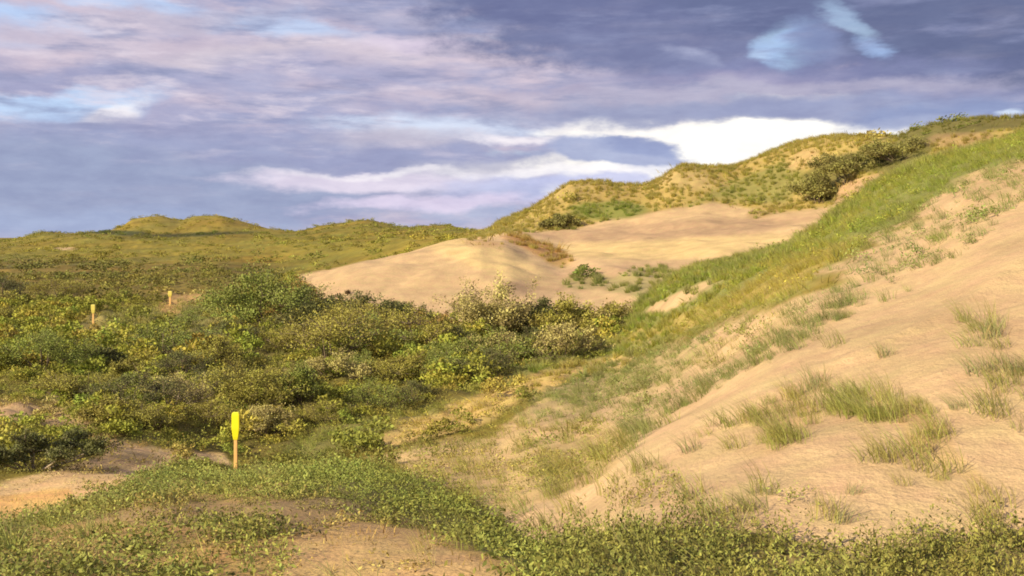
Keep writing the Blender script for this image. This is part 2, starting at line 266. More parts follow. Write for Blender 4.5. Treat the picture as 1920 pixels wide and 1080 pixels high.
# name, shape, (Ymin, Ymax), softness px, jitter px, ground, plant, (marram, leafy, scrub, dry), strength
Z = [
 ('pl', [(-900, 600), (555, 500), (1200, 590), (1180, 700), (1000, 735), (700, 800), (560, 850), (-900, 900)], (14, 60), 30, 14, OLIVE, LEAF, (.1, .5, .85, .1), 1),  # ground colour darkened to give the shaded gaps under the scrub
 ('pl', [(-900, 470), (900, 440), (900, 480), (-900, 490)], (60, 600), 16, 8, (.21, .18, .035), (.20, .17, .05), (0, .2, .35, .3), .8),
 ('pl', [(230, 402), (340, 405), (420, 400), (545, 434), (360, 445), (185, 440)], (300, 600), 5, 2, (.22, .18, .04), (.2, .17, .05), (0, .1, .5, .4), .9),
 ('el', (230, 437, 60, 5, 2), (200, 600), 3, 1, (.05, .055, .02), DARKG, (0, 0, 1, 0), .95),  # this and the next: dark scrub, tree shade put into the ground colour
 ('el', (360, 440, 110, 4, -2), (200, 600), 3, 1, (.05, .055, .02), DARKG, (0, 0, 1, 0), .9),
 ('el', (122, 466, 20, 3, 0), (200, 600), 2, 1, SAND, FAR, (0, 0, .1, 0), .9),
 ('el', (60, 500, 160, 16, 3), (90, 400), 12, 8, (.11, .105, .03), (.10, .10, .045), (0, .2, .7, 0), .6),
 ('pl', [(-900, 500), (300, 490), (560, 500), (440, 560), (200, 580), (-900, 600)], (45, 260), 16, 12, (.15, .12, .035), (.13, .115, .05), (0, .3, .8, .1), .8),
 # open greener meadow around the far posts
 ('pl', [(190, 590), (330, 565), (430, 570), (440, 600), (380, 640), (210, 650)], (38, 90), 14, 8, (.17, .16, .06), (.19, .20, .07), (.1, .6, .08, .3), .85),
 ('pl', [(300, 548), (400, 552), (425, 572), (340, 572)], (45, 110), 8, 5, (.36, .24, .11), STRAW, (0, .1, .05, .3), .8),
 ('el', (176, 622, 30, 34, 0), (28, 90), 4, 1, (.22, .19, .07), YEL, (0, .1, 0, .3), .98),
 ('el', (319, 578, 22, 16, 0), (45, 130), 3, 1, (.36, .24, .10), STRAW, (0, .05, 0, .2), .98),
 # blowout sand beyond the thicket
 ('yr', None, (44.5, 83), 0, 0, None, None, None, 0),
 ('pl', [(553, 519), (620, 504), (700, 485), (800, 462), (900, 440), (950, 432), (1073, 424), (1200, 402), (1333, 377), (1400, 388), (1467, 392), (1540, 385), (1640, 330), (1700, 330), (1800, 700), (800, 640), (560, 600)], (44, 90), 5, 3, SAND, MARR, (0, 0, 0, 0), 1),
 ('pl', [(1050, 455), (1400, 440), (1500, 440), (1380, 480), (1200, 490), (1060, 480)], (44, 90), 14, 5, SAND_LIT, MARR, (0, 0, 0, 0), .9),  # this and the following bands paint the bowl's shading on the sand
 ('pl', [(960, 436), (1330, 412), (1540, 402), (1440, 438), (1100, 452)], (44, 90), 10, 5, SAND_SHADE, MARR, (0, 0, 0, 0), .9),
 ('pl', [(1060, 505), (1240, 490), (1330, 500), (1220, 530), (1090, 545), (960, 560), (940, 530)], (44, 90), 14, 8, SAND_SHADE, MARR, (0, 0, 0, 0), .8),
 ('el', (900, 480, 120, 26, 20), (44, 90), 20, 8, SAND_LIT, MARR, (0, 0, 0, 0), .9),
 ('el', (1010, 465, 62, 16, 24), (44, 95), 8, 9, (.40, .23, .09), (.36, .20, .07), (.35, 0, 0, .5), .85),
 ('el', (1040, 488, 26, 12, 20), (44, 95), 6, 6, (.3, .2, .08), (.22, .18, .06), (.5, 0, 0, .3), .8),
 ('el', (905, 456, 40, 8, 4), (44, 95), 6, 6, (.44, .29, .15), (.34, .22, .09), (.15, 0, 0, .3), .7),
 ('el', (1100, 528, 50, 15, -5), (43, 70), 6, 5, (.3, .25, .12), (.13, .16, .06), (.8, 0, .4, 0), .9),
 ('el', (1205, 528, 70, 26, -10), (40, 75), 8, 6, (.3, .26, .12), (.16, .18, .06), (.7, 0, .3, 0), .9),
 ('pl', [(1180, 570), (1300, 500), (1400, 480), (1420, 492), (1300, 530), (1200, 585)], (34, 60), 5, 5, (.12, .12, .04), (.11, .14, .045), (.8, 0, .3, 0), .95),
 ('el', (1150, 563, 52, 16, 5), (40, 70), 6, 4, SAND, MARR, (0, 0, 0, 0), 1),
 # the grassy dune behind the blowout
 ('pl', [(860, 430), (1040, 330), (1300, 290), (1560, 230), (2400, 150), (2400, 400), (1660, 345), (1560, 385), (1467, 397), (1333, 378), (1180, 403), (1073, 427), (950, 437), (905, 447)], (64, 140), 5, 6, (.32, .25, .09), (.27, .25, .07), (.75, .1, .10, .35), 1),
 ('pl', [(1275, 385), (1480, 300), (1530, 330), (1480, 380), (1330, 372)], (64, 140), 14, 10, (.18, .18, .06), (.17, .20, .055), (.9, .2, .1, .1), .8),
 ('el', (1140, 395, 70, 18, 0), (64, 140), 8, 8, (.16, .18, .05), (.14, .20, .045), (.9, 0, .2, .1), .9),
 ('el', (1070, 362, 60, 14, -8), (64, 140), 8, 8, (.32, .25, .10), (.30, .25, .08), (.4, 0, 0, .5), .7),
 ('el', (1290, 340, 70, 14, 5), (64, 140), 10, 10, (.36, .28, .13), (.30, .24, .09), (.3, 0, 0, .5), .7),
 ('el', (1510, 300, 30, 16, -30), (64, 140), 8, 8, (.38, .28, .14), (.28, .22, .09), (.3, 0, 0, .4), .7),
 ('el', (1440, 395, 34, 10, -15), (60, 100), 5, 5, (.3, .22, .09), (.24, .20, .07), (.5, 0, .2, .4), .8),
 ('pl', [(1515, 372), (1505, 330), (1560, 295), (1640, 280), (1690, 262), (1760, 252), (1750, 285), (1670, 322), (1590, 325), (1560, 385)], (60, 140), 6, 6, (.12, .11, .035), (.11, .115, .035), (.25, 0, 1, 0), .95),
 ('pl', [(1580, 340), (1650, 325), (1680, 345), (1590, 395), (1550, 390)], (60, 100), 6, 7, (.42, .29, .17), STRAW, (.1, 0, .1, .2), .9),
 ('pl', [(1640, 262), (1700, 235), (1800, 215), (2000, 200), (2000, 236), (1860, 244), (1740, 262)], (60, 140), 5, 6, (.12, .11, .035), (.12, .125, .04), (.3, 0, .9, .1), .9),
 ('pl', [(1720, 272), (1760, 250), (1850, 244), (1880, 262), (1790, 284)], (60, 140), 6, 8, (.26, .18, .09), (.22, .17, .07), (.45, 0, .35, .4), .7),
 # the green ridge
 ('pl', [(1180, 594), (1230, 545), (1280, 500), (1400, 470), (1513, 430), (1567, 390), (1653, 330), (1747, 285), (1850, 262), (1930, 238), (2600, 80), (2600, 260), (1930, 300), (1850, 322), (1780, 350), (1700, 410), (1640, 440), (1560, 500), (1470, 560), (1380, 590), (1290, 622), (1200, 660), (1130, 690), (1000, 705), (960, 690), (1150, 640)], (14, 46), 12, 12, (.18, .19, .06), GREEN, (1, .1, 0, .05), 1),
 ('el', (1275, 560, 80, 13, -24), (30, 60), 5, 5, SAND, MARR, (.05, 0, 0, 0), .95),
 ('el', (1480, 520, 130, 22, -28), (14, 46), 14, 16, (.34, .26, .08), (.30, .26, .07), (.6, 0, 0, .5), .75),
 ('el', (1290, 600, 120, 14, -20), (14, 46), 10, 14, (.40, .29, .10), (.28, .26, .07), (.4, 0, 0, .4), .6),
 ('pl', [(700, 830), (560, 880), (520, 850), (620, 800), (740, 780), (900, 735), (1000, 690), (1120, 650), (1140, 670), (1000, 715), (880, 760), (760, 800)], (14, 42), 10, 12, (.19, .18, .06), (.17, .20, .06), (.6, .6, 0, .1), .9),
 # dry foot of the slope and the bare strip along it
 ('pl', [(690, 815), (780, 780), (900, 740), (1010, 700), (1160, 666), (1172, 678), (1040, 724), (940, 772), (840, 812), (720, 840)], (14, 42), 9, 14, (.50, .37, .15), (.34, .27, .09), (.12, .08, 0, .3), .85),
 # mixed tufts and sand on the slope
 ('pl', [(1930, 300), (1850, 322), (1780, 350), (1700, 410), (1640, 440), (1560, 510), (1470, 570), (1380, 600), (1290, 632), (1180, 675), (1040, 740), (940, 800), (860, 830), (880, 900), (960, 1060), (1120, 980), (1260, 880), (1370, 800), (1480, 740), (1580, 690), (1690, 640), (1760, 600), (1860, 540), (1950, 470), (2000, 420), (2600, 250), (2600, 200)], (6, 42), 22, 26, SAND, GREYG, (.35, .07, 0, .1), 1),
 ('pl', [(960, 790), (1060, 720), (1200, 665), (1330, 640), (1240, 720), (1130, 760), (1050, 780)], (10, 42), 16, 16, (.38, .30, .15), GREYG, (.62, .15, 0, .1), .85),
 ('el', (1560, 590, 110, 26, -30), (8, 42), 14, 20, (.46, .34, .19), GREYG, (.5, .08, 0, .05), .7),
 ('el', (1400, 640, 120, 26, -28), (8, 42), 14, 20, (.45, .33, .18), (.22, .22, .09), (.42, .1, 0, .1), .7),
 ('pl', [(1700, 480), (1830, 330), (1930, 310), (1930, 370), (1850, 450), (1760, 480)], (8, 42), 12, 22, (.42, .31, .17), (.17, .20, .08), (.6, .2, 0, 0), .6),
 ('pl', [(700, 860), (820, 830), (960, 800), (1130, 790), (1190, 830), (1100, 910), (960, 960), (860, 930), (760, 900)], (7, 26), 18, 18, (.47, .345, .175), (.22, .22, .08), (.22, .14, 0, .2), .9),
 ('el', (1030, 880, 130, 50, -14), (6, 26), 20, 24, (.38, .29, .14), (.20, .21, .08), (.4, .35, 0, .2), .6),
 # bare wind-blown sand
 ('pl', [(1060, 1100), (960, 990), (980, 950), (1100, 910), (1190, 840), (1290, 760), (1400, 700), (1500, 650), (1590, 600), (1660, 545), (1770, 500), (1860, 440), (1930, 385), (2600, 260), (6000, 300), (6000, 1400), (1060, 1400)], (.5, 30), 12, 16, SAND, MARR, (.008, 0, 0, .004), 1),
 # grass drifts on the bare sand
 ('el', (1450, 795, 95, 44, -24), (4, 16), 12, 8, (.43, .31, .17), (0.252, 0.276, 0.108), (.62, 0, 0, .05), .9),
 ('el', (1350, 830, 80, 22, -20), (4, 16), 14, 18, SAND, (.22, .23, .10), (.2, 0, 0, 0), .8),
 ('el', (1650, 765, 92, 24, 2), (4, 16), 10, 6, (.42, .32, .16), (0.228, 0.264, 0.096), (.8, 0, 0, .05), .9),
 ('el', (1745, 830, 34, 85, -38), (4, 16), 10, 6, (.44, .32, .16), (0.240, 0.264, 0.096), (.75, 0, 0, .05), .9),
 ('el', (1790, 890, 34, 100, -50), (4, 16), 10, 6, (.44, .32, .16), (0.264, 0.276, 0.108), (.6, 0, 0, .05), .9),
 ('el', (1690, 878, 80, 18, 8), (4, 16), 10, 14, SAND, (.22, .22, .10), (.4, 0, 0, .05), .9),
 ('el', (1830, 940, 70, 28, 30), (4, 16), 14, 16, SAND, (.22, .22, .10), (.4, 0, 0, .1), .9),
 ('el', (1730, 935, 60, 16, 20), (4, 16), 10, 14, SAND, (.22, .22, .10), (.3, 0, 0, .1), .8),
 ('el', (1890, 740, 60, 60, 40), (4, 16), 20, 22, SAND, (.22, .22, .09), (.35, 0, 0, .05), .9),
 ('el', (1860, 660, 40, 80, -30), (4, 16), 16, 20, SAND, (.21, .22, .10), (.3, 0, 0, .05), .9),
 ('pl', [(960, 1000), (1080, 920), (1230, 880), (1320, 900), (1280, 960), (1060, 1000)], (4, 16), 30, 26, SAND, (.24, .24, .10), (.16, .05, 0, .08), .9),
 ('pl', [(1280, 990), (1360, 940), (1560, 960), (1600, 1020), (1400, 1010)], (4, 16), 24, 26, SAND, (.22, .23, .10), (.3, .1, 0, .08), .9),
 # near hummock: creeping green around bare brown earth
 ('pl', [(-900, 1200), (-900, 960), (0, 985), (110, 950), (300, 885), (360, 868), (450, 888), (640, 862), (760, 905), (880, 955), (960, 1000), (1060, 1060), (1060, 1400), (-900, 1400)], (.5, 17), 8, 10, TURF, (.19, .21, .075), (.05, .62, 0, .08), 1),
 ('pl', [(540, 885), (660, 872), (780, 905), (900, 955), (990, 1010), (1060, 1060), (1060, 1110), (960, 1060), (860, 1005), (740, 968), (600, 955), (540, 930)], (.5, 15), 8, 10, (.16, .14, .05), (.155, .18, .06), (0, .8, 0, .05), 1),
 ('pl', [(500, 1150), (540, 1030), (600, 975), (700, 978), (800, 1000), (880, 1040), (940, 1085), (940, 1150)], (.5, 14), 12, 10, SOIL, STRAW, (.02, .06, 0, .4), .95),
 ('pl', [(150, 985), (320, 940), (600, 935), (700, 950), (620, 985), (560, 1010), (440, 975), (260, 985)], (.5, 14), 12, 22, (.28, .20, .11), (.2, .17, .08), (0, .35, 0, .4), .7),
 ('el', (370, 1045, 60, 14, 5), (.5, 14), 10, 14, SOILO, STRAW, (0, .2, 0, .3), .6),
 ('el', (110, 1050, 60, 16, 5), (.5, 14), 10, 14, SOIL, STRAW, (0, .2, 0, .3), .6),
 # path
 ('pl', [(-900, 1000), (-900, 900), (0, 905), (110, 880), (250, 835), (330, 842), (430, 848), (436, 876), (340, 862), (240, 905), (110, 955), (0, 982)], (7.5, 22), 8, 10, (.60, .43, .22), STRAW, (0, .04, 0, .12), .95),
 ('pl', [(-900, 1000), (-900, 930), (0, 925), (130, 915), (110, 950), (0, 980)], (7.5, 22), 8, 10, (.60, .38, .15), STRAW, (0, .01, 0, .08), .95),
 ('pl', [(-200, 740), (60, 755), (150, 780), (200, 820), (280, 840), (200, 850), (140, 810), (60, 790), (-200, 780)], (12, 26), 8, 10, (.38, .265, .15), STRAW, (0, .1, .05, .3), .85),
 ('el', (210, 870, 90, 16, -8), (12, 20), 8, 8, (.26, .19, .10), (.2, .17, .08), (0, .3, 0, .4), .8),  # sparse growth on soil painted darker where the near bush's shadow falls
 # leafy shoots along the bottom edge
 ('pl', [(1050, 1200), (1060, 1040), (1120, 1010), (1220, 990), (1340, 985), (1480, 1010), (1580, 1040), (1690, 1062), (1740, 1020), (1850, 1000), (2600, 940), (2600, 1400), (1050, 1400)], (.5, 8), 8, 12, (.22, .18, .08), (.15, .16, .06), (.06, 1, .0, .05), 1),
]
Z = [z for z in Z if z[0] != 'yr']
SOFTNOISE = {}
def fields(x, Y, px, py):
    """ground rgb, plant rgb, densities(4)"""
    n = len(px); V = np.empty((n, 10))
    V[:, 0:3] = MOOR; V[:, 3:6] = FAR; V[:, 6:10] = (0, .3, .6, .15)
    n1 = fbm(x/1.3, Y/2.6, 4, 3); n2 = fbm(x/1.3+50, Y/2.6+9, 4, 23)
    f1 = fbm(x/8, Y/16, 4, 13); f2 = fbm(x/8+50, Y/16+9, 4, 33)
    wf = sstep(Y, 30, 70)
    j1 = n1*(1-wf)+f1*wf; j2 = n2*(1-wf)+f2*wf
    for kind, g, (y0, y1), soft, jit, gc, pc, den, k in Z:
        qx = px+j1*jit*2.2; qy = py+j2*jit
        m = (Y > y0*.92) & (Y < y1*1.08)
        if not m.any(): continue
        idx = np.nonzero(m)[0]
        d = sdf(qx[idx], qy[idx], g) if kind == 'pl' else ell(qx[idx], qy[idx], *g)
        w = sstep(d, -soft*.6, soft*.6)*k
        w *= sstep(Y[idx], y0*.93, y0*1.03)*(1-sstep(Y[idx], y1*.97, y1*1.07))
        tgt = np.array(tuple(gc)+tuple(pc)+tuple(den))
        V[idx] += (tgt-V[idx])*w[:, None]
    return V

def ground_z(x, Y):
    """Height of the ground (camera eye = 0) at plan position x, Y (arrays)."""
    x = np.asarray(x, float); Y = np.maximum(np.asarray(Y, float), 1.2)
    px = CX+F*x/Y
    z = (HY-base_row(px, Y))/F*Y
    amp = np.interp(Y, [1, 5, 12, 30, 60, 110, 300, 500, 900], [.03, .035, .06, .10, .13, .16, .5, .35, 1.5])
    sandy = sstep(px, 1000, 1400)*(1-sstep(Y, 30, 44))
    lobe = sstep(px, 540, 640)*sstep(Y, 42, 48)*(1-sstep(Y, 78, 88))
    soft = np.maximum(sandy, lobe)
    z = z+fbm(x/2.2, Y/2.2, 4, 41)*amp*(1-.55*soft)*np.interp(Y, [1, 200, 400], [1, 1, .4])
    z = z+fbm(x/14, Y/14, 3, 51)*np.interp(Y, [0, 40, 120, 400, 800], [0, .10, .35, .5, 3])
    val = (1-sstep(px, 950, 1150))*sstep(Y, 17, 22)*(1-sstep(Y, 60, 110))*(1-lobe)
    z = z+val*.42*np.abs(fbm(x/1.9, Y/1.9, 3, 77))
    # ripples and small hollows of the bare sand
    z = z+fbm(x/.55, Y/.30, 2, 61)*.012*soft*np.interp(Y, [1, 40, 80], [1, 1, 1.5])
    r = np.sin((Y*1.2-x*.7)*1.25+fbm(x/3, Y/3, 2, 71)*3.5)
    dl = (x-2.93)*-.51+(Y-9.2)*.86; al = (x-2.93)*.86+(Y-9.2)*.51+fbm(x/1.5, Y/1.5, 2, 73)*.3
    z = z+.10*sandy*np.exp(-np.abs(dl+.15*np.sin(al*1.3))/.38)*sstep(al, -1.5, .3)*(1-sstep(al, 4, 7))
    z = z+r*.035*sandy+lobe*.10*np.sin((x+Y*.35)*.8+fbm(x/5, Y/5, 2, 72)*3)
    return z

# ------------------------------------------------------------------ materials
def new_mat(name):
    m = bpy.data.materials.new(name); m.use_nodes = True; nt = m.node_tree
    return m, nt, nt.nodes.get('Principled BSDF')
def ground_material():
    m, nt, b = new_mat('ground'); N = nt.nodes; L = nt.links
    b.inputs['Roughness'].default_value = .95; b.inputs['Specular IOR Level'].default_value = .15
    at = N.new('ShaderNodeAttribute'); at.attribute_name = 'cover'
    tc = N.new('ShaderNodeTexCoord')
    def noise(s, d=5, r=.6):
        n = N.new('ShaderNodeTexNoise'); n.inputs['Scale'].default_value = s; n.inputs['Detail'].default_value = d; n.inputs['Roughness'].default_value = r
        L.new(tc.outputs['Object'], n.inputs['Vector']); return n.outputs['Fac']
    def rng_(v, a, b_, c, d):
        n = N.new('ShaderNodeMapRange'); 
        for i, q in zip((1, 2, 3, 4), (a, b_, c, d)): n.inputs[i].default_value = q
        L.new(v, n.inputs[0]); return n.outputs[0]
    def mul(a, b_):
        n = N.new('ShaderNodeMath'); n.operation = 'MULTIPLY'; L.new(a, n.inputs[0]); L.new(b_, n.inputs[1]); return n.outputs[0]
    v = mul(mul(rng_(noise(.7), .3, .7, .88, 1.10), rng_(noise(9), .3, .7, .90, 1.08)), rng_(noise(70, 3), .3, .7, .84, 1.12))
    mx = N.new('ShaderNodeVectorMath'); mx.operation = 'SCALE'; L.new(at.outputs['Color'], mx.inputs[0]); L.new(v, mx.inputs['Scale'])
    hs = N.new('ShaderNodeHueSaturation'); L.new(mx.outputs[0], hs.inputs['Color']); L.new(rng_(noise(2.3), .3, .7, .485, .512), hs.inputs['Hue'])
    hs.inputs['Saturation'].default_value = 1.04
    L.new(hs.outputs[0], b.inputs['Base Color'])
    bp = N.new('ShaderNodeBump'); bp.inputs['Strength'].default_value = .55; bp.inputs['Distance'].default_value = .05
    ad = N.new('ShaderNodeMath'); ad.operation = 'ADD'; L.new(noise(4, 8, .65), ad.inputs[0]); L.new(mul(noise(30, 4), noise(13, 2)), ad.inputs[1])
    L.new(ad.outputs[0], bp.inputs['Height']); L.new(bp.outputs[0], b.inputs['Normal'])
    return m
def plant_material(name, source, color=(.1, .12, .04), tip=None, trans=.25, vary=.5, rough=.6):
    """source 'tint': the colour each plant carries; 'fixed': COLOR with the object's own variation"""
    m, nt, b = new_mat(name); N = nt.nodes; L = nt.links
    b.inputs['Roughness'].default_value = rough; b.inputs['Specular IOR Level'].default_value = .25
    if source == 'tint':
        a = N.new('ShaderNodeAttribute'); a.attribute_type = 'INSTANCER'; a.attribute_name = 'tint'; c = a.outputs['Color']
    else:
        rgb = N.new('ShaderNodeRGB'); rgb.outputs[0].default_value = color+(1,); c = rgb.outputs[0]
    lv = N.new('ShaderNodeAttribute'); lv.attribute_name = 'leafvar'     # per-leaf variation 0..1
    mr = N.new('ShaderNodeMapRange'); mr.inputs[3].default_value = 1-vary; mr.inputs[4].default_value = 1+vary
    L.new(lv.outputs['Fac'], mr.inputs[0])
    sc_ = N.new('ShaderNodeVectorMath'); sc_.operation = 'SCALE'; L.new(c, sc_.inputs[0]); L.new(mr.outputs[0], sc_.inputs['Scale'])
    hs = N.new('ShaderNodeHueSaturation'); L.new(sc_.outputs[0], hs.inputs['Color'])
    mh = N.new('ShaderNodeMapRange'); mh.inputs[3].default_value = .475; mh.inputs[4].default_value = .515; L.new(lv.outputs['Fac'], mh.inputs[0]); L.new(mh.outputs[0], hs.inputs['Hue'])
    c = hs.outputs[0]
    if tip:
        ta = N.new('ShaderNodeAttribute'); ta.attribute_name = 'along'
        mx = N.new('ShaderNodeMix'); mx.data_type = 'RGBA'; r2 = N.new('ShaderNodeMapRange'); r2.inputs[1].default_value = .45; r2.inputs[4].default_value = .7
        L.new(ta.outputs['Fac'], r2.inputs[0]); L.new(r2.outputs[0], mx.inputs[0]); L.new(c, mx.inputs[6]); mx.inputs[7].default_value = tip+(1,)
        c = mx.outputs[2]
    L.new(c, b.inputs['Base Color'])
    tr = N.new('ShaderNodeBsdfTranslucent'); L.new(c, tr.inputs['Color'])
    ms = N.new('ShaderNodeMixShader'); ms.inputs[0].default_value = trans
    L.new(b.outputs[0], ms.inputs[1]); L.new(tr.outputs[0], ms.inputs[2]); L.new(ms.outputs[0], N['Material Output'].inputs[0])
    return m
def bark_material(name, color):
    m, nt, b = new_mat(name); N = nt.nodes; L = nt.links
    n = N.new('ShaderNodeTexNoise'); n.inputs['Scale'].default_value = 30
    cr = N.new('ShaderNodeMix'); cr.data_type = 'RGBA'; L.new(n.outputs['Fac'], cr.inputs[0])
    cr.inputs[6].default_value = tuple(c*.6 for c in color)+(1,); cr.inputs[7].default_value = tuple(min(1, c*1.4) for c in color)+(1,)
    L.new(cr.outputs[2], b.inputs['Base Color']); b.inputs['Roughness'].default_value = .85
    return m
M_ground = ground_material()
M_leaf_i = plant_material('leaf_tinted', 'tint', trans=.15, vary=.42, rough=.75)
M_blade_i = plant_material('blade_tinted', 'tint', tip=(.34, .30, .15), trans=.3, vary=.35)
M_stem = bark_material('woody_stem', (.16, .12, .08))
M_stem_pale = bark_material('pale_twig', (.36, .29, .21))

# ------------------------------------------------------------------ mesh helpers
def mesh_from(name, verts, faces, mat, attrs=None, smooth=False):
    """verts (n,3); faces (m,4) or (m,3) arrays; attrs {name: per-vertex floats}"""
    me = bpy.data.meshes.new(name); verts = np.asarray(verts, np.float32); faces = np.asarray(faces, np.int32)
    k = faces.shape[1]; me.vertices.add(len(verts)); me.vertices.foreach_set('co', verts.ravel())
    me.loops.add(faces.size); me.loops.foreach_set('vertex_index', faces.ravel())
    me.polygons.add(len(faces)); me.polygons.foreach_set('loop_start', np.arange(0, faces.size, k, dtype=np.int32))
    if smooth: me.polygons.foreach_set('use_smooth', np.ones(len(faces), bool))
    me.update(calc_edges=True)
    for an, av in (attrs or {}).items():
        av = np.asarray(av, np.float32)
        if av.ndim == 1:
            at = me.attributes.new(an, 'FLOAT', 'POINT'); at.data.foreach_set('value', av)
        else:
            at = me.attributes.new(an, 'FLOAT_COLOR', 'POINT'); at.data.foreach_set('color', np.c_[av, np.ones(len(av))].astype(np.float32).ravel())
    if mat: me.materials.append(mat)
    return me
def link(me, name, parent=None, loc=None):
    o = bpy.data.objects.new(name, me); COL.objects.link(o)
    if parent: o.parent = parent
    if loc is not None: o.location = loc
    return o
def tag(o, label=None, cat=None, group=None, kind=None):
    if label: o['label'] = label
    if cat: o['category'] = cat
    if group: o['group'] = group
    if kind: o['kind'] = kind
    return o

def blades(n, r, h, lean, R, width=.007, seg=4, droop=.5, hvar=.45):
    """arching grass blades; returns verts, quads, leafvar, along"""
    a = R.random(n)*2*np.pi; rr = r*np.sqrt(R.random(n)); bx, by = rr*np.cos(a), rr*np.sin(a)
    hh = h*(1-hvar*R.random(n)); out = R.normal(0, .32, (n, 2))*hh[:, None]+np.c_[np.cos(a), np.sin(a)]*rr[:, None]*.6
    out[:, 0] += lean[0]*hh; out[:, 1] += lean[1]*hh
    t = np.linspace(0, 1, seg+1)
    cx = bx[:, None]+out[:, 0:1]*t**1.7; cy = by[:, None]+out[:, 1:2]*t**1.7
    cz = hh[:, None]*(t-droop*R.random((n, 1))*.5*t**3)
    w = width*(1-t**2*.92)*(.7+.6*R.random((n, 1)))
    wa = R.random(n)*np.pi; wx, wy = np.cos(wa)[:, None]*w, np.sin(wa)[:, None]*w
    Lf = np.stack([cx-wx, cy-wy, cz-.02], -1); Rt = np.stack([cx+wx, cy+wy, cz-.02], -1)
    V = np.stack([Lf, Rt], 2).reshape(n, (seg+1)*2, 3)
    base = (np.arange(n)*(seg+1)*2)[:, None]; q = np.array([[2*i, 2*i+1, 2*i+3, 2*i+2] for i in range(seg)])
    Fc = (base[:, :, None]+q[None]).reshape(-1, 4)
    lv = np.repeat(R.random(n), (seg+1)*2); al = np.tile(np.repeat(t, 2), n)
    return V.reshape(-1, 3), Fc, lv, al
def leaves(centers, size, R, up=.3, aspect=.5, svar=.4):
    """one folded diamond leaf at each centre"""
    n = len(centers); d = R.normal(0, 1, (n, 3)); d[:, 2] = d[:, 2]*.6+up*1.5; d /= np.linalg.norm(d, axis=1)[:, None]
    s = R.normal(0, 1, (n, 3)); s = np.cross(d, s); s /= np.linalg.norm(s, axis=1)[:, None]
    L = size*(1-svar+2*svar*R.random(n))[:, None]; nn = np.cross(d, s)
    p0 = centers; p2 = centers+d*L; m = centers+d*L*.5+nn*L*.06
    V = np.stack([p0, m+s*L*aspect*.5, p2, m-s*L*aspect*.5], 1).reshape(-1, 3)
    Fc = np.arange(4*n).reshape(-1, 4)
    return V, Fc, np.repeat(R.random(n), 4)
def tube(pts, r0, r1, k=5):
    pts = np.asarray(pts, float); n = len(pts); V = []
    for i, p in enumerate(pts):
        t = pts[min(i+1, n-1)]-pts[max(i-1, 0)]; t /= np.linalg.norm(t)+1e-9
        u = np.cross(t, (0.3, 0.9, .2)); u /= np.linalg.norm(u)+1e-9; v = np.cross(t, u); r = r0+(r1-r0)*i/(n-1)
        for j in range(k):
            a = 2*math.pi*j/k; V.append(p+(u*math.cos(a)+v*math.sin(a))*r)
    Fc = [[i*k+j, i*k+(j+1) % k, (i+1)*k+(j+1) % k, (i+1)*k+j] for i in range(n-1) for j in range(k)]
    return np.array(V), np.array(Fc)
def cat(parts):
    V = []; Fc = []; ex = []; o = 0
    for p in parts:
        V.append(p[0]); Fc.append(p[1]+o); o += len(p[0]); ex.append(p[2:])
    cols = [np.concatenate([e[i] for e in ex]) for i in range(len(ex[0]))] if ex[0] else []
    return [np.concatenate(V), np.concatenate(Fc)]+cols

# prototypes for the uncountable cover (kept in a collection that is not in the scene)
def proto_collection(name, meshes):
    c = bpy.data.collections.new(name)
    for i, me in enumerate(meshes):
        o = bpy.data.objects.new('%s_%02d' % (name, i), me); c.objects.link(o)
    return c
def marram_proto(i, n=34, h=.55, r=.24, width=.0045, lean=(-.6, 0)):
    R = np.random.default_rng(100+i); V, Fc, lv, al = blades(n, r, h, lean, R, width)
    return mesh_from('marram_blades', V, Fc, M_blade_i, {'leafvar': lv, 'along': al})
def leafy_proto(i, n=150, h=.075, r=.18, size=.024):
    """low creeping shoots: short stems set with small leaves"""
    R = np.random.default_rng(200+i); P = []; parts = []
    for s in range(14):
        a = R.random()*2*np.pi; q = r*math.sqrt(R.random()); b = np.array([q*math.cos(a), q*math.sin(a), -.01])
        tip = b+np.array([R.normal(0, .05), R.normal(0, .05), h*(.5+.7*R.random())])
        for t in np.linspace(.15, 1, max(2, n//14)): P.append(b+(tip-b)*t+R.normal(0, .012, 3))
    V, Fc, lv = leaves(np.array(P), size, R, up=.25, aspect=.45)
    return mesh_from('creeping_leaves', V, Fc, M_leaf_i, {'leafvar': lv})
def shoot_proto(i, h=.25):
    """taller upright leafy shoots"""
    R = np.random.default_rng(260+i); P = []; 
    for s in range(20):
        a = R.random()*2*np.pi; q = .13*math.sqrt(R.random()); b = np.array([q*math.cos(a), q*math.sin(a), -.01])
        hh = h*(.45+.7*R.random()); tip = b+np.array([R.normal(0, .05), R.normal(0, .05), hh])
        for t in np.linspace(.1, 1, 15): P.append(b+(tip-b)*t+R.normal(0, .006, 3))
    V, Fc, lv = leaves(np.array(P), .024, R, up=.8, aspect=.36)
    return mesh_from('upright_leaves', V, Fc, M_leaf_i, {'leafvar': lv})
def scrub_proto(i, n=400, size=.078, flat=.75):
    """a rounded head of leafy twigs about a metre across"""
    R = np.random.default_rng(300+i); K = 9; C = []
    for k in range(K):
        a = R.random()*2*np.pi; q = .42*math.sqrt(R.random()); C.append((q*math.cos(a), q*math.sin(a), .12+(.42-q*.5)*R.random()*1.1, .13+.10*R.random()))
    P = []
    for j in range(n):
        c = C[j % K]; d = R.normal(0, 1, 3); d /= np.linalg.norm(d); d[2] = abs(d[2])*.9-.15
        P.append(np.array(c[:3])+d*c[3]*(.75+.35*R.random()))
    V, Fc, lv = leaves(np.array(P), size, R, up=.25, aspect=.6); kv = R.random(K); lv = .4*lv+.6*np.repeat(kv[np.arange(n) % K], 4)
    return mesh_from('scrub_leaves', V, Fc, M_leaf_i, {'leafvar': lv})
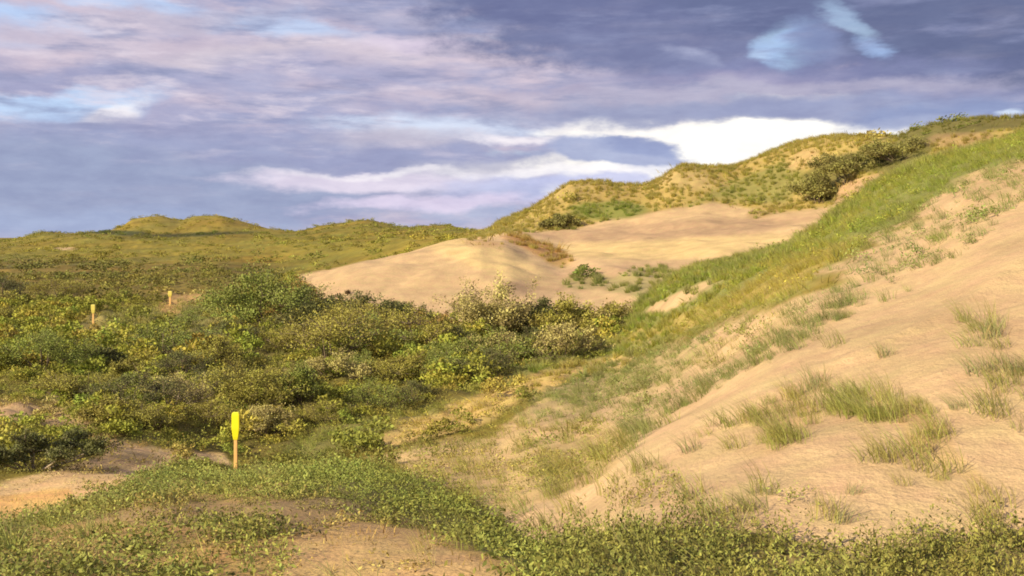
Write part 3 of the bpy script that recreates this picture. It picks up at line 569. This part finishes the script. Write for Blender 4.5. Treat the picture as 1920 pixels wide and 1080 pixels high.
def dry_proto(i):
    R = np.random.default_rng(400+i); n = 16
    V, Fc, lv, al = blades(n, .14, .12, (0, 0), R, .004, 3, 1.0)
    V[:, :2] *= 1.5
    return mesh_from('dry_stalks', V, Fc, M_blade_i, {'leafvar': lv, 'along': al*.5})

PC_marram = proto_collection('marram_kit', [marram_proto(i) for i in range(6)])
PC_marram_far = proto_collection('marram_far_kit', [marram_proto(10+i, 60, .6, .26, .012, (-.2, 0)) for i in range(4)])
PC_leafy = proto_collection('leafy_kit', [leafy_proto(i) for i in range(6)])
PC_shoot = proto_collection('shoot_kit', [shoot_proto(i) for i in range(5)])
PC_scrub = proto_collection('scrub_kit', [scrub_proto(i) for i in range(7)])
PC_scrub_far = proto_collection('scrub_far_kit', [scrub_proto(20+i, 110, .11) for i in range(5)])
PC_dry = proto_collection('dry_kit', [dry_proto(i) for i in range(5)])

def instancer(name, P, rotz, tilt, scale, tint, kit, label, category=None):
    n = len(P); me = bpy.data.meshes.new(name); me.vertices.add(n); me.vertices.foreach_set('co', np.asarray(P, np.float32).ravel())
    def att(an, ty, v, key):
        a = me.attributes.new(an, ty, 'POINT'); a.data.foreach_set(key, np.asarray(v, np.float32 if ty != 'INT' else np.int32).ravel())
    att('rot', 'FLOAT_VECTOR', np.c_[tilt, rotz], 'vector'); att('scl', 'FLOAT_VECTOR', scale, 'vector')
    att('tint', 'FLOAT_COLOR', np.c_[tint, np.ones(n)], 'color'); att('pick', 'INT', rng.integers(0, len(kit.objects), n), 'value')
    o = link(me, name); tag(o, label, category, kind='stuff')
    g = bpy.data.node_groups.new(name, 'GeometryNodeTree')
    g.interface.new_socket('Geometry', in_out='INPUT', socket_type='NodeSocketGeometry'); g.interface.new_socket('Geometry', in_out='OUTPUT', socket_type='NodeSocketGeometry')
    N = g.nodes; L = g.links; gi = N.new('NodeGroupInput'); go = N.new('NodeGroupOutput')
    ip = N.new('GeometryNodeInstanceOnPoints'); ci = N.new('GeometryNodeCollectionInfo')
    ci.inputs['Collection'].default_value = kit; ci.inputs['Separate Children'].default_value = True; ci.inputs['Reset Children'].default_value = True
    def na(an, ty):
        x = N.new('GeometryNodeInputNamedAttribute'); x.data_type = ty; x.inputs['Name'].default_value = an
        return [s for s in x.outputs if s.enabled and s.name == 'Attribute'][0]
    L.new(gi.outputs[0], ip.inputs['Points']); L.new(ci.outputs[0], ip.inputs['Instance']); ip.inputs['Pick Instance'].default_value = True
    L.new(na('pick', 'INT'), ip.inputs['Instance Index']); L.new(na('scl', 'FLOAT_VECTOR'), ip.inputs['Scale'])
    er = N.new('FunctionNodeEulerToRotation'); L.new(na('rot', 'FLOAT_VECTOR'), er.inputs[0]); L.new(er.outputs[0], ip.inputs['Rotation'])
    L.new(ip.outputs[0], go.inputs[0])
    md = o.modifiers.new('scatter', 'NODES'); md.node_group = g
    return o

# ------------------------------------------------------------------ ground mesh
def build_ground():
    pxs = np.unique(np.r_[np.linspace(-4000, -300, 50), np.arange(-300, 2240, 4.0), np.linspace(2240, 6000, 50)])
    Ys = np.exp(np.r_[np.linspace(math.log(1.2), math.log(130), 760), np.linspace(math.log(130), math.log(600), 150)[1:], np.linspace(math.log(600), math.log(12000), 50)[1:]])
    PX, YY = np.meshgrid(pxs, Ys); px = PX.ravel(); Y = YY.ravel(); x = (px-CX)/F*Y
    z = ground_z(x, Y); py = HY-z/Y*F
    V = fields(x, Y, px, py)
    g = V[:, :3].copy()
    # each surface's own mottling
    v = 1+.16*fbm(x/.9, Y/.9, 4, 81)+.12*fbm(x/6, Y/6, 3, 82)
    veg = np.clip(V[:, 7:9].sum(1), 0, 1)*sstep(Y, 40, 120)
    v += veg*.45*fbm(x/10, Y/22, 4, 83)
    g *= np.clip(v, .4, 1.8)[:, None]
    warm = fbm(x/20, Y/40, 3, 84)*veg
    g[:, 0] *= 1+.25*warm; g[:, 2] *= 1-.1*warm
    nr, nc = PX.shape; idx = np.arange(nr*nc).reshape(nr, nc)
    Fc = np.stack([idx[:-1, :-1], idx[:-1, 1:], idx[1:, 1:], idx[1:, :-1]], -1).reshape(-1, 4)
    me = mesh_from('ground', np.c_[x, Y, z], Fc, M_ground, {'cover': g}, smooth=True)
    tag(link(me, 'ground'), kind='structure')
    # visibility envelope: the smallest row reached by nearer ground
    return pxs, Ys, np.minimum.accumulate(py.reshape(nr, nc), 0)
G_px, G_Y, G_env = build_ground()
def env(px, Y):
    i = np.clip(np.searchsorted(G_Y, Y)-2, 0, len(G_Y)-1); j = np.clip(np.searchsorted(G_px, px), 0, len(G_px)-1)
    return G_env[i, j]
def locate(px, py, ymin=4, ymax=500):
    """first ground seen at a column and row, beyond ymin"""
    Ys = np.exp(np.linspace(math.log(ymin), math.log(ymax), 4000)); x = (px-CX)/F*Ys
    rows = HY-ground_z(x, Ys)/Ys*F
    k = np.nonzero(rows <= py)[0]; k = k[0] if len(k) else len(Ys)-1
    return float(x[k]), float(Ys[k]), float(ground_z(np.array([x[k]]), np.array([Ys[k]]))[0])

# the land behind and beside the viewpoint, so that the ground has no edge near the viewer
def build_backland():
    s = 3000; V = [(-s, -s, -2.6), (s, -s, -2.6), (s, 1.6, -2.6), (-s, 1.6, -2.6)]
    me = mesh_from('ground_behind', V, [[0, 1, 2, 3]], M_ground, {'cover': np.tile(np.array(OLIVE), (4, 1))})
    tag(link(me, 'ground_behind'), kind='structure')
build_backland()

# ------------------------------------------------------------------ scattering of the uncountable cover
def scatter(which, Y0, Y1, per_m2, margin=160, above=40, seed=0, size_h=.5):
    R = np.random.default_rng(1000+seed); wd = (1920+2*margin)/F
    n = int(per_m2*wd*.5*(Y1**2-Y0**2))
    Y = np.sqrt(Y0**2+(Y1**2-Y0**2)*R.random(n)); px = -margin+(1920+2*margin)*R.random(n); x = (px-CX)/F*Y
    z = ground_z(x, Y); py = HY-z/Y*F
    top = py-size_h/Y*F
    ok = (top < env(px, Y)+above*20/np.maximum(Y, 20)) & (py < 1230)
    x, Y, z, px, py = (q[ok] for q in (x, Y, z, px, py))
    V = fields(x, Y, px, py)
    cl = fbm(x/.8, Y/1.1, 3, 91+seed)           # clumping
    clf = fbm(x/5, Y/8, 3, 95+seed); w = sstep(Y, 25, 60)
    if which == 1: cl = (cl*.6+fbm(x/.33, Y/.4, 2, 93)*.8)*1.5
    d = V[:, 6+which]; clump = cl*(1-w)+clf*w
    p = np.clip(d+(clump*1.1)*np.minimum(d, 1-d)*1.6, 0, 1)*(d > .003)
    keep = R.random(len(p)) < p
    x, Y, z, px, py, V, clump = (q[keep] for q in (x, Y, z, px, py, V, clump))
    n = len(x); tint = V[:, 3:6]*np.array([1.28, 1.27, .80])*((np.array([1.03, 1.14, .95])) if which == 2 else 1.0)*(.8 if which == 3 else 1.0)*(1+.15*R.normal(0, 1, (n, 1)).clip(-1.8, 1.6))
    tint *= 1+.28*fbm(x/3, Y/5, 3, 97)[:, None]
    hue = R.normal(0, .07, n)+.14*fbm(x/7, Y/12, 3, 98); tint[:, 0] *= 1+hue; tint[:, 1] *= 1+hue*.25
    return R, np.c_[x, Y, z], np.clip(tint, .005, (.36, .31, .16) if which < 3 else .6), V, clump
def place(name, kit, which, bands, smin, smax, label, tilt=.15, zs=(.8, 1.2), seed=0, size_h=.5, post=None, sink=.0):
    Ps, rz, tl, sl, tn = [], [], [], [], []
    for bi, (a, b, dens, k) in enumerate(bands):
        R, P, tint, V, cl = scatter(which, a, b, dens, seed=seed+bi*7, size_h=size_h*k)
        if post is not None:
            q = post(P, V); P, tint, V, cl = P[q], tint[q], V[q], cl[q]
        n = len(P); s = (smin+(smax-smin)*R.random(n)**1.4)*k
        P[:, 2] -= sink*s
        Ps.append(P); rz.append(R.random(n)*2*np.pi if tilt >= 0 else R.normal(0, .5, n)); tl.append(R.normal(0, abs(tilt), (n, 2)))
        sl.append(np.c_[s, s, s*(zs[0]+(zs[1]-zs[0])*R.random(n))]); tn.append(tint)
    P = np.concatenate(Ps); print(name, len(P))
    return instancer(name, P, np.concatenate(rz), np.concatenate(tl), np.concatenate(sl), np.concatenate(tn), kit, label)

place('marram_grass', PC_marram, 0, [(3.6, 12, 60, .5), (12, 26, 22, .52)], .4, 1.1, 'long green blades of dune grass covering the near sandy slope', tilt=-.12, seed=1, size_h=.4)
place('drift_grass', PC_marram, 0, [(5, 12.5, 80, .4)], .45, 1.2, 'thin wind combed dune grass drifting across the bare sand', tilt=-.12, seed=14, size_h=.4,
      post=lambda P, V: (CX+F*P[:, 0]/P[:, 1] > 1260) & (V[:, 6] > .15) & (HY-P[:, 2]/P[:, 1]*F > 560))
place('ridge_grass', PC_marram_far, 0, [(26, 46, 10, .62), (46, 90, 5, .8), (90, 130, 5, .9)], .5, 1.05, 'dense dune grass on the green ridge and the dune behind it', tilt=-.12, seed=2, size_h=.6)
place('creeping_plants', PC_leafy, 1, [(3.6, 14, 42, 1.0), (14, 28, 16, 1.5), (28, 60, 3.5, 2.4)], .6, 1.4, 'low creeping leafy plants covering the hummock and the dune foot', seed=3, size_h=.15)
place('leafy_shoots', PC_shoot, 1, [(3.4, 7.4, 34, 1.0)], .45, 1.0, 'upright leafy shoots of low willow along the near edge', seed=4, size_h=.3,
      post=lambda P, V: (CX+F*P[:, 0]/P[:, 1] > 990))
place('scrub', PC_scrub, 2, [(13, 28, 2.6, .62), (28, 60, 1.1, 1.1)], .5, 1.5, 'waist high olive green scrub filling the valley between the dunes', seed=5, size_h=1, sink=.08,
      post=lambda P, V: (CX+F*P[:, 0]/P[:, 1] < 1170))
place('far_scrub', PC_scrub_far, 2, [(60, 130, .22, 1.9), (130, 470, .035, 3.2)], .5, 1.3, 'distant low scrub spread over the rolling dune heath', zs=(.45, .8), seed=6, size_h=2, sink=.1,
      post=lambda P, V: (CX+F*P[:, 0]/P[:, 1] < 1820))
place('dry_stalks', PC_dry, 3, [(3.6, 14, 40, .4), (14, 30, 10, 1.1), (30, 60, 1.2, 2.5), (60, 130, .5, 3.5)], .6, 1.5, 'dry straw coloured stalks strewn over bare earth and sand', seed=7, size_h=.2)

# ------------------------------------------------------------------ countable plants and posts
def empty(name, loc, rz=0):
    o = bpy.data.objects.new(name, None); COL.objects.link(o); o.location = loc; o.rotation_euler = (0, 0, rz); o.empty_display_size = .2
    return o
def copy_tree(o):
    c = o.copy(); COL.objects.link(c)
    for ch in list(o.children):
        d = ch.copy(); COL.objects.link(d); d.parent = c
    return c

def bush_meshes(seed, w, dpt, h, leaf, n, mat, stem_mat, lobes=13, spiky=0.0, open_=.0):
    """foliage in uneven lobes carried by forking stems"""
    R = np.random.default_rng(seed); C = []
    for k in range(lobes):
        a = R.random()*2*np.pi; q = math.sqrt(R.random())*.8; top = (1-.55*q*q)*(.75+.35*R.random())
        zc = h*(.25+.55*R.random())*top
        C.append(np.array([q*math.cos(a)*w/2, q*math.sin(a)*dpt/2, zc]))
    C.append(np.array([R.normal(0, .08)*w, 0, h*.72])); Rr = [min(w, h)*(.22+.16*R.random()) for _ in C]
    stems = []; P = []; CV = []
    for c, r in zip(C, Rr):
        b = np.array([c[0]*.25, c[1]*.25, -.05]); mid = b*.4+c*.6+R.normal(0, .06*h, 3); mid[2] = max(mid[2], .1*h)
        stems.append(tube([b, b*.6+mid*.4, mid, c], .022*h**.5, .008))
        m = int(2.2*n/len(C)); sub = 9
        for s in range(sub):
            d = R.normal(0, 1, 3); d[2] = abs(d[2])*.8+.05*spiky; d /= np.linalg.norm(d)
            L = r*(.8+.7*R.random()+(spiky*1.6*R.random() if R.random() < .3 else 0)); e = c+d*L; e[2] = max(e[2], .05)
            stems.append(tube([c*.8+mid*.2, (c+e)/2+R.normal(0, .02, 3), e], .008, .003, 4))
            tt = R.random(m//sub)**.6; q = c+(e-c)*tt[:, None]; sp = .32*r*(1-.55*tt)[:, None]
            P.append(q+R.normal(0, 1, q.shape)*sp); CV.append(np.full(len(q), R.random()))
    P = np.concatenate(P); P[:, 2] = np.maximum(P[:, 2], .02+.05*R.random(len(P)))
    s = cat(stems)
    kx = (w/2)/np.percentile(np.abs(P[:, 0]), 97); kz = h/np.percentile(P[:, 2], 99.3); K3 = np.array([kx, kx, kz])
    P = P*K3; s[0] = s[0]*K3
    V, Fc, lv = leaves(P, leaf, R, up=.25, aspect=.55); lv = .35*lv+.65*np.repeat(np.concatenate(CV), 4)
    fm = mesh_from('foliage', V, Fc, mat, {'leafvar': lv})
    sm = mesh_from('stems', s[0], s[1], stem_mat)
    return fm, sm
def leaf_mat(c, name='bush_leaves', vary=.58): return plant_material(name, 'fixed', c, trans=.12, vary=vary)
LM = {'olive': leaf_mat((.27, .25, .05)), 'dark': leaf_mat((.12, .13, .04)), 'green': leaf_mat((.20, .24, .05)), 'pale': leaf_mat((.38, .34, .12)),
      'deep': leaf_mat((.20, .195, .055)), 'rust': leaf_mat((.28, .19, .055)), 'yellow': leaf_mat((.29, .28, .055))}
def bush(px, py, wpx, hpx, colr, label, seed, cat_='bush', Ymin=12, Ymax=130, leaf=.085, n=5200, spiky=0., name='bush', stem=None, group=None, dfac=.8, sink=0):
    x, Y, z = locate(px, py, Ymin, Ymax); w = wpx*Y/F; h = hpx*Y/F
    fm, sm = bush_meshes(seed, w, w*dfac, h, leaf*max(1, Y/45), n, LM[colr], stem or M_stem, spiky=spiky)
    o = empty(name, (x, Y+w*.2, z-sink)); tag(o, label, cat_, group)
    link(fm, 'foliage', o); link(sm, 'stems', o)
    return o
bush(492, 628, 215, 126, 'green', 'tallest rounded green bush at the near tip of the bare sand dune', 1, Ymin=25, Ymax=46, n=9500, spiky=.6, name='hawthorn_bush')
bush(590, 636, 150, 80, 'dark', 'dark green bush standing in for the shade to the right of the tallest bush', 31, Ymin=25, Ymax=46, n=6500, spiky=.3)  # added bush whose dark leaves stand in for blue-black shade
bush(560, 600, 120, 78, 'rust', 'brownish topped bush against the pale sand, beside the tallest bush', 2, Ymin=30, Ymax=46, n=5200, spiky=.3)
bush(690, 622, 210, 66, 'dark', 'wide dark green bush below the small dark clump on the sand', 3, Ymin=30, Ymax=46, n=7000, spiky=.5)
bush(790, 630, 120, 42, 'rust', 'low brownish bush in front of the sand hollow', 4, Ymin=30, Ymax=46, n=3600)
bush(928, 636, 150, 106, 'pale', 'spiky upright pale bush standing out against the bare sand', 5, Ymin=30, Ymax=46, n=7500, spiky=1.4, name='buckthorn_bush')
bush(1010, 636, 120, 72, 'dark', 'dark bush squeezed behind the spiky pale bush', 6, Ymin=30, Ymax=46, n=4400)
bush(1085, 634, 170, 72, 'olive', 'broad olive bush at the valley end of the green ridge', 7, Ymin=30, Ymax=46, n=6500, spiky=.3)
bush(1140, 622, 60, 36, 'pale', 'smallest pale bush at the edge of the green ridge', 8, Ymin=30, Ymax=46, n=1800)
bush(62, 700, 190, 76, 'green', 'round bright green bush between the meadow post and the tan path', 9, Ymin=14, Ymax=50, leaf=.045, n=7000)
bush(196, 690, 60, 34, 'dark', 'small dark bush at the foot of the meadow post', 10, Ymin=14, Ymax=50, n=2000)
bush(235, 718, 90, 44, 'yellow', 'low yellowish bush behind the twiggy pale shrub', 11, Ymin=14, Ymax=50, leaf=.045, n=2600)
bush(315, 772, 150, 74, 'pale', 'twiggy pale shrub with bare branches above the near yellow post', 12, Ymin=14, Ymax=50, leaf=.035, n=2600, spiky=1.2, stem=M_stem_pale)
bush(470, 776, 170, 96, 'yellow', 'sunlit yellow green bush behind the near yellow post', 13, Ymin=14, Ymax=40, leaf=.04, n=7500)
bush(560, 768, 80, 84, 'green', 'upright green bush beside the shadowed gap past the near yellow post', 14, Ymin=14, Ymax=40, leaf=.04, n=4200)
bush(205, 800, 110, 46, 'olive', 'olive bush standing at the bend of the tan path', 15, Ymin=14, Ymax=40, leaf=.04, n=4200)
bush(44, 884, 220, 62, 'dark', 'nearest dark grey green bush beside the sandy path', 16, Ymin=9, Ymax=22, leaf=.03, n=9500, spiky=.3, stem=M_stem_pale)
bush(620, 716, 130, 52, 'pale', 'pale leaved bush in the middle of the valley scrub', 17, Ymin=14, Ymax=50, leaf=.045, n=4200)
bush(750, 722, 170, 58, 'olive', 'wide sunlit bush near the dry dune foot', 18, Ymin=14, Ymax=50, leaf=.045, n=5200)
bush(850, 690, 150, 46, 'green', 'green bush halfway between the dune foot and the spiky pale bush', 19, Ymin=14, Ymax=50, leaf=.05, n=4200)
bush(400, 690, 130, 56, 'yellow', 'yellow green bush in front of the tallest rounded bush', 20, Ymin=14, Ymax=50, leaf=.045, n=4200)
bush(1048, 428, 70, 26, 'deep', 'dark green bush at the foot of the grassy dune beyond the bare sand', 21, Ymin=60, Ymax=100, leaf=.08, n=2600)
bush(1540, 384, 90, 62, 'deep', 'deep green bush hanging over the pale sand scar of the far dune', 22, Ymin=60, Ymax=100, leaf=.08, n=4200)
bush(1600, 332, 150, 42, 'deep', 'long olive bush above the pale sand scar', 23, Ymin=60, Ymax=100, leaf=.08, n=4200)
bush(1700, 300, 150, 44, 'deep', 'wide olive bush on the skyline next to the brown heath', 24, Ymin=55, Ymax=100, leaf=.08, n=4200)

# the rest of the valley thicket: individual bushes that nothing tells apart
TB = []
for i, (cl, wv, hv) in enumerate([('green', 2.6, 1.15), ('olive', 3.0, 1.2), ('yellow', 2.2, .9), ('dark', 2.4, 1.1), ('pale', 2.0, .85)]):
    TB.append((bush_meshes(900+i, wv, wv*.9, hv, .05, 3000, LM[cl], M_stem, spiky=.3), wv))
RB = np.random.default_rng(12)
spots = [(30, 640), (330, 668), (420, 655), (520, 665), (600, 668), (680, 672), (760, 668), (840, 662), (920, 672), (990, 668), (1060, 668), (340, 706), (440, 715), (540, 712), (690, 706), (820, 712), (905, 706), (960, 690),
         (120, 735), (190, 745), (260, 760), (380, 745), (640, 752), (700, 762), (770, 745), (300, 800), (400, 800), (500, 806), (610, 790), (20, 600), (360, 616), (440, 618), (20, 560), (110, 558), (540, 640), (620, 640), (860, 640), (680, 650), (780, 655)]
for i, (bx_, by_) in enumerate(spots):
    x, Y, z = locate(bx_+RB.uniform(-18, 18), by_+RB.uniform(-7, 7), 13, 110); k = int(RB.integers(0, 5)); s_ = RB.uniform(.55, 1.1)*(1.25 if Y > 30 else .8)
    o = empty('thicket_bush', (x, Y, z-.05), RB.uniform(0, 6.28)); o.scale = (s_, s_, s_*RB.uniform(.75, 1.1))
    tag(o, 'rounded leafy bush merging into the dense valley thicket', 'bush', 'bushes of the valley thicket')
    link(TB[k][0][0], 'foliage', o); link(TB[k][0][1], 'stems', o)

# lone dark clump on the sand
def dead_clump():
    x, Y, z = locate(652, 551, 44, 80); R = np.random.default_rng(5)
    V, Fc, lv, al = blades(120, .12, .30, (0, 0), R, .012, 3, .8)
    m = plant_material('dead_blades', 'fixed', (.07, .045, .02), trans=.05, vary=.4)
    o = link(mesh_from('dead_grass_clump', V, Fc, m, {'leafvar': lv, 'along': al}), 'dead_grass_clump', None, (x, Y, z))
    tag(o, 'tiny dark brown clump of dead grass alone on the pale sand dune', 'grass clump')
dead_clump()

# single marram tufts on the bare sand: each has green blades and a few dry ones
M_tg = plant_material('tuft_green', 'fixed', (.25, .27, .11), tip=(.46, .38, .19), trans=.3, vary=.35)
M_td = plant_material('tuft_dry', 'fixed', (.40, .30, .14), trans=.2, vary=.3)
TP = []
for i in range(6):
    R = np.random.default_rng(700+i); ln_ = [(-.35, 0), (-.6, .1), (-.2, 0), (-.45, -.1), (.25, .1), (-.8, .1)][i]
    a = blades(46, .15, .42, ln_, R, .0036); b = blades(16, .18, .28, (ln_[0]*1.3, 0), R, .0034)
    TP.append((mesh_from('tuft_blades', a[0], a[1], M_tg, {'leafvar': a[2], 'along': a[3]}), mesh_from('tuft_dry_blades', b[0], b[1], M_td, {'leafvar': b[2], 'along': b[3]})))
def tuft(px, py, hpx, kind, label, group=None, ymin=4):
    x, Y, z = locate(px, py, ymin, 40); s = hpx*Y/F/.34
    o = empty('marram_tuft', (x, Y, z-.01), random.Random(px*7+py).uniform(-.3, .3)); o.scale = (s, s, s)
    tag(o, label, 'grass tuft', group)
    link(TP[kind][0], 'green_blades', o); link(TP[kind][1], 'dry_blades', o)
    return o
tuft(1532, 722, 52, 0, 'slender upright tuft alone in the middle of the bare sand')
tuft(1662, 668, 42, 3, 'sparse low tuft just below the wind carved sand hollow')
tuft(1858, 632, 56, 2, 'highest upright tuft on the bare sand near the edge of the view')
tuft(1842, 700, 62, 1, 'bushy tuft directly downhill of the highest upright tuft')
tuft(1905, 700, 60, 3, 'tuft cut by the edge of the view beside the bushy tuft')
tuft(1800, 765, 40, 5, 'thin leaning tuft uphill of the curved grass drift')
tuft(1298, 845, 46, 1, 'small grey green tuft on the lower side of the round grass drift')
tuft(1420, 925, 36, 1, 'short wide tuft between the round grass drift and the leafy shoots')
tuft(1450, 926, 24, 5, 'short tuft leaning over the sand next to the short wide tuft')
tuft(1290, 935, 50, 0, 'narrow tuft standing where the trodden grass meets clean sand')
tuft(1600, 925, 34, 4, 'two bladed small tuft alone left of the curved grass drift')
tuft(1575, 978, 44, 4, 'tuft with wide open blades above the leafy shoots')
G = 'small tufts dotted over the bare sand'
for px, py, h, k in [(1515, 735, 40, 2)]: tuft(px, py, h, k, 'smaller companion blades beside the slender upright tuft')

def marker_post(px, py, hpx, wide, ymin, ymax, label, near):
    x, Y, z = locate(px, py, ymin, ymax); H = hpx*Y/F; W = wide*Y/F
    o = empty('marker_post', (x, Y, z), .12); tag(o, label, 'marker post', 'yellow topped marker posts through the dunes')
    hs = H*.57; wt = W*.46
    import bmesh
    bm = bmesh.new()
    segs = 8
    def ringbox(zlist):
        prev = None
        for zz, a, b in zlist:
            vs = [bm.verts.new((a*sx+dx, b*sy+dy, zz)) for sx, sy, dx, dy in ((-1, -1, .0, .004), (-1, -1, .004, 0), (1, -1, -.004, 0), (1, -1, 0, .004), (1, 1, 0, -.004), (1, 1, -.004, 0), (-1, 1, .004, 0), (-1, 1, 0, -.004))]
            if prev:
                for i in range(8): bm.faces.new((prev[i], prev[(i+1) % 8], vs[(i+1) % 8], vs[i]))
            prev = vs
        bm.faces.new(prev)
    ringbox([(-.15, wt*.5, wt*.5), (hs*.5, wt*.49, wt*.5), (hs+.03, wt*.47, wt*.48)])
    me = bpy.data.meshes.new('stake'); bm.to_mesh(me); bm.free(); me.materials.append(M_wood); link(me, 'stake', o)
    bm = bmesh.new()
    t = H-hs
    ringbox([(hs-.01, W*.27, W*.26), (hs+t*.08, W*.36, W*.33), (hs+t*.4, W*.5, W*.42), (hs+t*.9, W*.5, W*.42), (hs+t*.97, W*.45, W*.38), (H, W*.36, W*.3)])
    me = bpy.data.meshes.new('marker_cap'); bm.to_mesh(me); bm.free(); me.materials.append(M_yellow if near else M_yellow_pale); link(me, 'marker_cap', o)
m, nt, b = new_mat('stake_wood'); M_wood = m
n_ = nt.nodes.new('ShaderNodeTexNoise'); n_.inputs['Scale'].default_value = 14; tcx = nt.nodes.new('ShaderNodeTexCoord'); mp = nt.nodes.new('ShaderNodeMapping'); mp.inputs['Scale'].default_value = (6, 6, .6)
nt.links.new(tcx.outputs['Object'], mp.inputs[0]); nt.links.new(mp.outputs[0], n_.inputs['Vector'])
mx_ = nt.nodes.new('ShaderNodeMix'); mx_.data_type = 'RGBA'; nt.links.new(n_.outputs['Fac'], mx_.inputs[0]); mx_.inputs[6].default_value = (.55, .32, .10, 1); mx_.inputs[7].default_value = (.80, .52, .2, 1)
nt.links.new(mx_.outputs[2], b.inputs['Base Color']); b.inputs['Roughness'].default_value = .8
def yellow(name, c):
    m, nt, b = new_mat(name); n = nt.nodes.new('ShaderNodeTexNoise'); n.inputs['Scale'].default_value = 18; n.inputs['Detail'].default_value = 5
    mx = nt.nodes.new('ShaderNodeMix'); mx.data_type = 'RGBA'; nt.links.new(n.outputs['Fac'], mx.inputs[0])
    mx.inputs[6].default_value = tuple(k*.85 for k in c)+(1,); mx.inputs[7].default_value = c+(1,)
    nt.links.new(mx.outputs[2], b.inputs['Base Color']); b.inputs['Roughness'].default_value = .5; return m
M_yellow = yellow('yellow_paint', (.82, .80, .015)); M_yellow_pale = yellow('yellow_paint_weathered', (.66, .58, .12))
marker_post(442, 889, 116, 13.5, 13, 25, 'nearest marker post with bright yellow top on an orange wooden stake', True)
marker_post(175, 609, 38, 7, 40, 80, 'faded yellow marker post standing in the meadow scrub', False)
marker_post(319, 571, 25, 7, 55, 120, 'farthest small marker post beside the dry orange grass', False)
